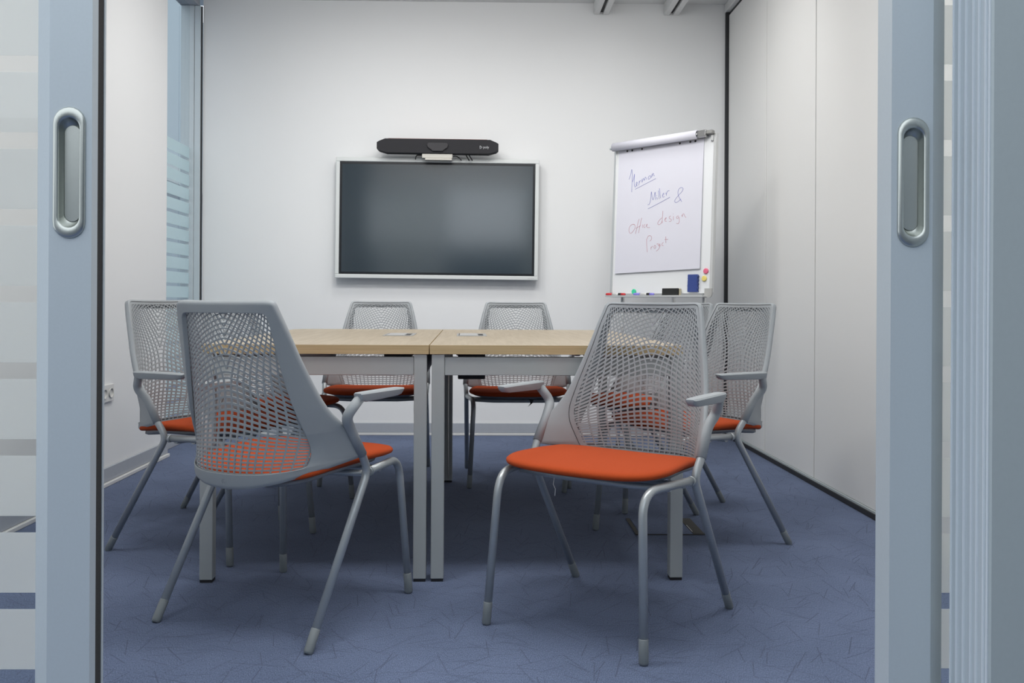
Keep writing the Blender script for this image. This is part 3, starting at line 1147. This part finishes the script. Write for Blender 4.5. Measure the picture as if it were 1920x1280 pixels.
def table(loc, w, label, mirror, riser):
    """local frame: x 0..w from the joint edge outwards (mirror -1 puts it on the left), y 0..1.6 into the room"""
    t = thing('meeting_table', loc, TROT, label, 'table', 'two oak-topped tables pushed together')
    sx = mirror

    def B(x0, x1):
        return (min(sx * x0, sx * x1), max(sx * x0, sx * x1))
    x0, x1 = B(0.001, w)
    rad = [0.085, 0.0, 0.0, 0.035] if sx > 0 else [0.0, 0.085, 0.035, 0.0]
    top = MB().prism(rrect(x0, x1, 0.0, 1.6, rad), 0.711, 0.740, bevel=0.0012)
    top = top.build('tabletop', WOODT, t, mats=(WOODE,))
    for p in top.data.polygons:
        if abs(p.normal.z) < 0.6:
            p.material_index = 1
    for xa in (0.007, w - 0.0445):
        for ya in (0.004, 1.556):
            a, b = B(xa, xa + 0.040)
            lg = MB().box((a, ya, 0.009), (b, ya + 0.040, 0.7108), bevel=0.0015).build('leg', TABLEG, t)
            MB().box((a + 0.0015, ya + 0.0015, 0.0005), (b - 0.0015, ya + 0.0385, 0.0085)).build('leg_foot', BLACK, lg)
    a, b = B(0.0475, w - 0.045)
    for ya in (0.007, 1.561):
        MB().box((a, ya, 0.645), (b, ya + 0.032, 0.702), bevel=0.0015).build('end_beam', TABLEG, t)
    for xa in (0.010, w - 0.0415):
        a, b = B(xa, xa + 0.032)
        MB().box((a, 0.0445, 0.645), (b, 1.5555, 0.702), bevel=0.0015).build('side_beam', TABLEG, t)
    # flip-lid power module let into the top
    c = 0.135 if sx > 0 else 0.155
    a, b = B(c - 0.060, c + 0.060)
    pm = MB().box((a, 0.735, 0.7402), (b, 1.005, 0.7418), bevel=0.0006).build('power_module', mat('module_grey', (0.36, 0.365, 0.37), 0.55, metal=0.2), t)
    MB().box((a + 0.012, 0.750, 0.7419), (b - 0.038, 0.990, 0.7432), bevel=0.0005).build('lid', mat('pale_lid', (0.42, 0.425, 0.43), 0.5), pm)
    MB().box((a + 0.008, 0.765, 0.74185), (a + 0.011, 0.975, 0.7425)).build('lid_slot', BLACK, pm)
    MB().box((b - 0.034, 0.770, 0.74185), (b - 0.014, 0.930, 0.7424)).build('socket_strip', BLACK, pm)
    dp = 0.57 if sx > 0 else 0.655
    bx = MB().box((a + 0.006, 0.742, dp), (b - 0.006, 0.998, 0.7105), bevel=0.003)
    bx.build('power_box', BLACK, t)
    if riser:
        pr = [(1.30, 0.642), (1.30, 0.36), (1.36, 0.16), (1.45, 0.05), (1.552, 0.02), (1.552, 0.642)]
        MB().prism(pr, 0.028, 0.031, axis='x').build('cable_riser', mat('riser_sheet', (0.42, 0.40, 0.37), 0.5, metal=0.2), t)
    return t


table((-0.1735, 2.816, 0), 0.805, 'wider oak-topped right-hand table on a grey steel frame, partly behind the near right chair', 1, True)
table((-0.1745, 2.816, 0), 0.712, 'narrower oak-topped left-hand table with a grey steel frame, partly behind the near left chair', -1, False)

# ------------------------------------------------------------------ wall screen
TVR = Matrix.Rotation(math.radians(0.4), 4, 'Y')
tv = thing('wall_display', (-0.314, 5.84, 1.412), 0, 'large dark wall-mounted display in a pale bezel on the back wall', 'screen')
tv.rotation_euler = (0, math.radians(0.4), 0)
W2, H2 = 0.657, 0.390
fr = MB()
fr.box((-W2, -0.004, -H2), (W2, 0.042, -H2 + 0.026), bevel=0.003)
fr.box((-W2, -0.004, H2 - 0.026), (W2, 0.042, H2), bevel=0.003)
fr.box((-W2, -0.004, -H2 + 0.026), (-W2 + 0.025, 0.042, H2 - 0.026), bevel=0.003)
fr.box((W2 - 0.025, -0.004, -H2 + 0.026), (W2, 0.042, H2 - 0.026), bevel=0.003)
fr.build('bezel', TVFRAME, tv)
MB().box((-W2 + 0.03, 0.006, -H2 + 0.03), (W2 - 0.03, 0.05, H2 - 0.03), bevel=0.002).build('housing', BLACK, tv)
ib = MB()
ib.box((-0.632, 0.000, -0.364), (0.632, 0.005, -0.349))
ib.box((-0.632, 0.000, 0.349), (0.632, 0.005, 0.364))
ib.box((-0.632, 0.000, -0.349), (-0.617, 0.005, 0.349))
ib.box((0.617, 0.000, -0.349), (0.632, 0.005, 0.349))
ib.build('black_surround', TVBLACK, tv)
MB().box((-0.617, 0.0015, -0.349), (0.617, 0.0055, 0.349)).build('display_panel', SCREEN, tv)
MB().box((0.590, -0.0046, -0.382), (0.632, -0.0042, -0.378)).build('badge', MARK, tv)
MB().box((-0.3, 0.05, -0.2), (0.3, 0.078, 0.2), bevel=0.002).build('wall_bracket', ALUD, tv)

# ------------------------------------------------------------------ video bar above the screen
vb = thing('video_bar', (-0.309, 5.75, 1.865), 0, 'long charcoal video conference bar perched above the wall display', 'camera')
vb.rotation_euler = (0, math.radians(0.4), 0)
oc = [(-0.388, -0.018), (-0.388, 0.022), (-0.375, 0.030), (-0.335, 0.047), (0.335, 0.047), (0.375, 0.030), (0.388, 0.022), (0.388, -0.018), (0.375, -0.030), (0.325, -0.044),
      (-0.325, -0.044), (-0.375, -0.030)]
MB().prism(oc, 0.0, 0.070, axis='y', bevel=0.003).build('grille', DARKBAR, vb)
MB().box((-0.315, 0.006, 0.0472), (0.315, 0.064, 0.0492), bevel=0.0008).build('top_strip', COPPER, vb)
lens = [(-0.068, 0.010), (-0.058, 0.022), (0.058, 0.022), (0.068, 0.010), (0.064, -0.006), (0.050, -0.018), (0.034, -0.022), (0.034, -0.032), (-0.034, -0.032), (-0.034, -0.022),
        (-0.050, -0.018), (-0.064, -0.006)]
MB().prism(lens, -0.012, -0.0005, axis='y', bevel=0.003).build('lens_shutter', mat('shutter_black', (0.022, 0.021, 0.026), 0.6), vb)
lg = MB()
tri3 = [(0.270, 0.008), (0.270, -0.012), (0.284, -0.002)]
for p, q in zip(tri3, tri3[1:] + tri3[:1]):
    lg.tube([(p[0], -0.0012, p[1]), (q[0], -0.0012, q[1])], 0.0014, 6)
lg.build('logo', MARK, vb)


def text_mesh(s, size, name, m, parent, loc, rot, shear=0.0):
    cu = bpy.data.curves.new('txt', 'FONT')
    cu.body = s
    cu.size = size
    cu.extrude = 0.0004
    cu.shear = shear
    to = bpy.data.objects.new('txt', cu)
    COL.objects.link(to)
    bpy.context.view_layer.update()
    me = bpy.data.meshes.new_from_object(to.evaluated_get(bpy.context.evaluated_depsgraph_get()))
    me.name = name
    bpy.data.objects.remove(to, do_unlink=True)
    me.materials.clear()
    me.materials.append(m)
    o = bpy.data.objects.new(name, me)
    COL.objects.link(o)
    o.parent = parent
    o.location = loc
    o.rotation_euler = rot
    return o


text_mesh('poly', 0.022, 'lettering', MARK, vb, (0.290, -0.0012, -0.008), (PI / 2, 0, 0))
br = MB()
br.box((-0.100, 0.010, -0.074), (0.095, 0.050, -0.0445), bevel=0.002)
br.build('bracket', GREYST, vb)
MB().box((-0.080, 0.002, -0.087), (0.092, 0.060, -0.0748), bevel=0.003).build('bracket_clip', mat('clip_white', (0.62, 0.60, 0.55), 0.4), vb)
cb = MB()
cb.tube(fillet([(-0.104, 0.05, -0.050), (-0.135, 0.05, -0.050), (-0.143, 0.05, -0.062), (-0.143, 0.05, -0.078)], 0.012), 0.0035, 8)
cb.build('cable', BLACK, vb)
cb = MB()
cb.tube(fillet([(0.097, 0.05, -0.054), (0.118, 0.05, -0.052), (0.135, 0.05, -0.062), (0.152, 0.05, -0.080)], 0.015), 0.0032, 8)
cb.build('cable', BLACK, vb)
for dx in (0, 0.020):
    MB().tube([(0.180 + dx, 0.052, -0.0445), (0.202 + dx, 0.052, -0.080)], 0.0036, 8).build('cable', BLACK, vb)

# ------------------------------------------------------------------ flipchart easel (board frame: u along the board, w up it, n towards the room)
BO = Vector((0.73776, 5.32737, 0.91287))
_th, _tl = math.radians(-47.003), math.radians(2.54)
BR_ = Vector((math.cos(_th), math.sin(_th), 0))
_bn = Vector((-math.sin(_th), math.cos(_th), 0))
BU = (Vector((0, 0, 1)) * math.cos(_tl) + _bn * math.sin(_tl)).normalized()
BN = BR_.cross(BU)                                   # towards the viewer side
BM = Matrix(((BR_.x, BN.x * -1, BU.x, BO.x), (BR_.y, BN.y * -1, BU.y, BO.y), (BR_.z, BN.z * -1, BU.z, BO.z), (0, 0, 0, 1)))
# board-local coordinates: x = along, y = away from the viewer, z = up the board


def on_board(name, label=None, cat=None, group=None):
    o = bpy.data.objects.new(name, None)
    o.empty_display_size = 0.05
    COL.objects.link(o)
    o.matrix_world = BM
    tag(o, label, cat, group)
    return o


BW, BH = 0.70, 0.885
fc = on_board('flipchart_easel', 'white flipchart easel angled in the right back corner beside the wall display', 'easel')
MB().box((0.016, 0.001, 0.016), (BW - 0.016, 0.012, BH - 0.012)).build('board', WBOARD, fc)
MB().box((0.0, -0.004, 0.02), (0.017, 0.020, BH - 0.014), bevel=0.002).build('side_rail', SILVER, fc)
MB().box((BW - 0.017, -0.004, 0.02), (BW, 0.020, BH - 0.002), bevel=0.002).build('side_rail', SILVER, fc)
MB().box((0.0, -0.003, BH - 0.013), (BW - 0.018, 0.020, BH - 0.001), bevel=0.002).build('top_rail', SILVER, fc)
tr = MB()
tr.box((0.004, -0.048, -0.006), (BW - 0.028, 0.020, 0.0), bevel=0.001)
tr.box((0.004, -0.050, -0.006), (BW - 0.028, -0.047, 0.003))
tr.build('pen_tray', SILVER, fc)
MB().prism(rrect(BW - 0.045, BW + 0.002, -0.008, 0.042, [0.0, 0.0, 0.0, 0.018]), -0.006, 0.0008, axis='y', bevel=0.001).build('corner_cap', mat('corner_grey', (0.42, 0.42, 0.41), 0.5), fc)
cl = MB()
cl.tube([(0.004, -0.020, BH - 0.004), (0.640, -0.020, BH - 0.004)], 0.0165, 16)
cl.build('clamp_bar', CHROME, fc)
ce = MB()
ce.box((0.597, -0.038, BH - 0.024), (0.655, -0.002, BH + 0.016), bevel=0.008, seg=2)
ce.build('clamp_end', CHROME, fc)
MB().box((0.650, -0.030, BH - 0.010), (0.690, -0.002, BH + 0.012), bevel=0.004).build('clamp_lever', mat('clamp_grey', (0.30, 0.30, 0.29), 0.4, metal=0.4), fc)
MB().box((0.668, -0.012, BH - 0.045), (0.684, -0.004, BH - 0.010), bevel=0.003).build('clamp_catch', SILVER, fc)
MB().box((-0.018, -0.030, BH - 0.016), (0.0055, -0.005, BH - 0.004), bevel=0.003).build('clamp_tip', ALUD, fc)
hook = [(0.098, 0.0), (0.134, 0.0), (0.205, 0.0), (0.466, 0.0), (0.535, 0.0), (0.568, 0.0)]
# tripod, as world-space tubes turned into board space
inv = BM.inverted()
for u in (0.07, 0.63):
    top = Vector((u, 0.033, 0.50))
    down = BO + BR_ * u - BU * (0.905 / BU.z)
    b = inv @ Vector((down.x, down.y, 0.012)) + Vector((0, 0.033, 0))
    lgm = MB().tube([top, b], 0.011, 10).build('leg', SILVER, fc)
    MB().tube([b + (top - b).normalized() * 0.05, b], [0.013, 0.0125], 10).build('foot', BLACK, lgm)
c0 = BO + BR_ * 0.35
rear = Vector((c0.x, c0.y, 0)) + _bn * 0.26
b = inv @ Vector((rear.x, rear.y, 0.012))
top = Vector((0.35, 0.035, 0.60))
lgm = MB().tube([top, b], 0.011, 10).build('leg', SILVER, fc)
MB().tube([b + (top - b).normalized() * 0.05, b], [0.013, 0.0125], 10).build('foot', BLACK, lgm)
MB().box((0.08, 0.0205, 0.54), (0.62, 0.042, 0.62), bevel=0.003).build('leg_bracket', ALUD, fc)

# paper pad: sheet hanging on the board, used sheets folded back over the clamp
pd = on_board('flipchart_pad', 'white flipchart paper pad with blue and red handwriting on the easel', 'paper')
nseg = 14
V, F = [], []
for i in range(nseg + 1):
    w_ = 0.8595 - (0.8595 - 0.141) * i / nseg
    bow = -0.0035 - 0.004 * math.sin(PI * i / nseg) - 0.006 * (i / nseg) ** 3
    for xx, ww in ((0.037, 0.0), (0.623, 0.0)):
        tilt = 0.008 * (i / nseg) * (1 if xx > 0.3 else -1)
        V += [(xx + 0.001 * i / nseg, bow, w_ + tilt), (xx + 0.001 * i / nseg, bow + 0.0022, w_ + tilt)]
for i in range(nseg):
    a = i * 4
    c = a + 4
    F += [(a, a + 2, c + 2, c), (a + 1, c + 1, c + 3, a + 3), (a, c, c + 1, a + 1), (a + 2, a + 3, c + 3, c + 2)]
F += [(0, 1, 3, 2), (nseg * 4, nseg * 4 + 2, nseg * 4 + 3, nseg * 4 + 1)]
raw('sheet', V, F, PAPER, pd, False)
fo = []
for k in range(15):
    a = math.radians(250 - 235 * k / 14)
    fo.append((-0.020 + 0.0245 * math.cos(a), BH - 0.004 + 0.0245 * math.sin(a)))
V, F = [], []
for (y_, z_) in fo:
    V += [(0.008, y_, z_ ), (0.595, y_, z_)]
for i in range(len(fo) - 1):
    F.append((2 * i, 2 * i + 1, 2 * i + 3, 2 * i + 2))
fold = raw('folded_sheets', V, F, PAPER, pd, True)
sm_ = fold.modifiers.new('thick', 'SOLIDIFY')
sm_.thickness = 0.004
sm_.offset = 0
for u in (0.098, 0.134, 0.205, 0.466, 0.535, 0.568):
    MB().prism([(u + 0.0062 * math.cos(a), 0.8525 + 0.0062 * math.sin(a)) for a in [2 * PI * k / 14 for k in range(14)]], -0.0047, -0.0043, axis='y').build('punched_hole', BLACK, pd)


def ink(strokes, m, name, rad):
    mb = MB()
    for st in strokes:
        if len(st) < 2:
            continue
        P = [Vector((u, 0, w)) for u, w in st]
        if len(P) > 2:
            P = smooth_poly(P, 2)
        Q = []
        for p in P:
            i = (0.868 - p.z) / (0.868 - 0.141)
            bow = -0.0035 - 0.004 * math.sin(PI * i) - 0.006 * i ** 3
            Q.append(Vector((p.x, bow - 0.0003, p.z)))
        mb.tube(Q, rad, 6)
    return mb.build(name, m, pd)


ink(BLUE_INK, INKB, 'blue_writing', 0.0011)
ink(RED_INK, INKR, 'red_writing', 0.0010)


def at_board(name, u, w, y, label, cat, group=None):
    o = bpy.data.objects.new(name, None)
    o.empty_display_size = 0.02
    COL.objects.link(o)
    o.matrix_world = BM @ Matrix.Translation((u, y, w))
    tag(o, label, cat, group)
    return o


def magnet(u, w, color, word, where):
    o = MB()
    o.tube([(0, 0, 0), (0, -0.006, 0), (0, -0.0085, 0)], [0.0150, 0.0150, 0.0125], 20)
    ob = o.build('board_magnet', mat('magnet_' + word, color, 0.4))
    ob.matrix_world = BM @ Matrix.Translation((u, 0.0007, w))
    tag(ob, 'round %s magnet %s' % (word, where), 'magnet', 'magnets on the flipchart board')


magnet(0.659, 0.1357, (0.80, 0.16, 0.27), 'pink', 'on the right edge of the whiteboard, above the yellow one')
magnet(0.650, 0.0955, (0.85, 0.70, 0.20), 'yellow', 'on the whiteboard right of the blue eraser')
magnet(0.178, 0.0265, (0.05, 0.60, 0.33), 'green', 'low on the whiteboard just above the pen tray')

er = at_board('board_eraser', 0.587, 0.070, 0.0, 'dark blue magnetic eraser with wavy sides stuck on the whiteboard', 'eraser', 'erasers on the flipchart')
out = []
for k in range(25):
    t = k / 24
    out.append((0.0295 + 0.0022 * math.cos(t * 2 * PI * 4.5), -0.048 + 0.096 * t))
out += [(-a, b) for a, b in out[::-1]]
MB().prism(out, -0.022, -0.006, axis='y', bevel=0.003).build('eraser_body', mat('eraser_blue', (0.035, 0.065, 0.26), 0.6), er)
MB().prism([(a * 0.94, b * 0.97) for a, b in out], -0.0058, 0.0004, axis='y').build('felt', mat('eraser_felt_dark', (0.02, 0.03, 0.09), 0.9), er)

be = at_board('board_eraser', 0.452, 0.0215, -0.020, 'black eraser block with a pale felt edge leaning on the pen tray', 'eraser', 'erasers on the flipchart')
MB().box((-0.054, -0.016, -0.021), (0.051, 0.000, 0.021), bevel=0.004, seg=2).build('eraser_body', mat('eraser_black', (0.012, 0.013, 0.013), 0.6), be)
MB().box((-0.053, 0.0004, -0.021), (0.058, 0.012, 0.020), bevel=0.002).build('felt', mat('felt_cream', (0.50, 0.46, 0.34), 0.9), be)


def marker(u0, u1, col, word, label):
    o = at_board('whiteboard_marker', u0, 0.0095, -0.030, label, 'marker', 'markers on the pen tray')
    L = u1 - u0
    cm = mat('marker_' + word, col, 0.4)
    MB().tube([(0, 0, 0), (0.003, 0, 0), (L * 0.33, 0, 0)], [0.0060, 0.0085, 0.0088], 14).build('cap', cm, o)
    MB().tube([(L * 0.33, 0, 0), (L * 0.80, 0, 0)], 0.0080, 14).build('barrel', WHITEP, o)
    MB().box((L * 0.45, -0.0084, -0.003), (L * 0.58, -0.0078, 0.003)).build('printed_label', MARK, o)
    MB().tube([(L * 0.66, 0, 0), (L * 0.80, 0, 0)], 0.0083, 14).build('black_band', BLACK, o)
    MB().tube([(L * 0.80, 0, 0), (L * 0.97, 0, 0), (L, 0, 0)], [0.0080, 0.0076, 0.005], 14).build('end_plug', cm, o)


marker(-0.004, 0.137, (0.55, 0.03, 0.04), 'red', 'white marker with red ends at the left end of the pen tray')
marker(0.199, 0.341, (0.24, 0.22, 0.68), 'violet', 'white marker with violet-blue ends right of the red one on the tray')

# ------------------------------------------------------------------ double wall socket on the left wall, lid box in the carpet
ws = thing('wall_socket', (-1.7899, 4.275, 0.435), 0, 'white double wall socket low on the left wall behind the sliding door edge', 'socket')
MB().box((0.0, -0.077, -0.041), (0.012, 0.077, 0.041), bevel=0.003, seg=2).build('cover_plate', WHITEP, ws)
for dy in (-0.036, 0.036):
    V, F = [], []
    n = 24
    for r, x_ in ((0.0235, 0.0125), (0.0205, 0.0125), (0.0195, 0.0055), (0.002, 0.0050)):
        V += [(x_ + 0.0003, dy + r * math.cos(2 * PI * k / n), r * math.sin(2 * PI * k / n)) for k in range(n)]
    V = [(v[0] + 0.0055 if True else v[0], v[1], v[2]) for v in V]
    for i in range(3):
        for k in range(n):
            F.append((i * n + k, i * n + (k + 1) % n, (i + 1) * n + (k + 1) % n, (i + 1) * n + k))
    F.append(tuple(range(3 * n, 4 * n)))
    so = raw('socket_outlet', V, F, mat('socket_grey', (0.60, 0.60, 0.58), 0.5), ws, False)  # slightly greyer than the cover plate
    for dz in (-0.0095, 0.0095):
        MB().tube([(0.0112, dy, dz), (0.0118, dy, dz)], 0.0025, 8).build('pin_hole', BLACK, so)

fb = thing('floor_box', (0.700, 3.513, 0), 0, 'carpet-lidded floor box with bronze edges between the right table legs', 'floor box')
MB().box((-0.111, -0.119, 0.0006), (0.090, 0.126, 0.0036), bevel=0.001).build('lid', CARPET, fb)
ed = MB()
ed.box((-0.128, -0.126, 0.0006), (-0.112, 0.126, 0.0036), bevel=0.001)
ed.build('edge_strip', BRASS, fb)
MB().box((0.091, -0.119, 0.0006), (0.134, 0.126, 0.0040), bevel=0.001).build('hinge_plate', BRASS, fb)
MB().box((-0.111, -0.126, 0.0006), (0.134, -0.1195, 0.0030)).build('front_gap', BLACK, fb)
MB().box((0.0920, -0.090, 0.0041), (0.0950, 0.01, 0.0056), bevel=0.0006).build('lift_bar', SILVER, fb)
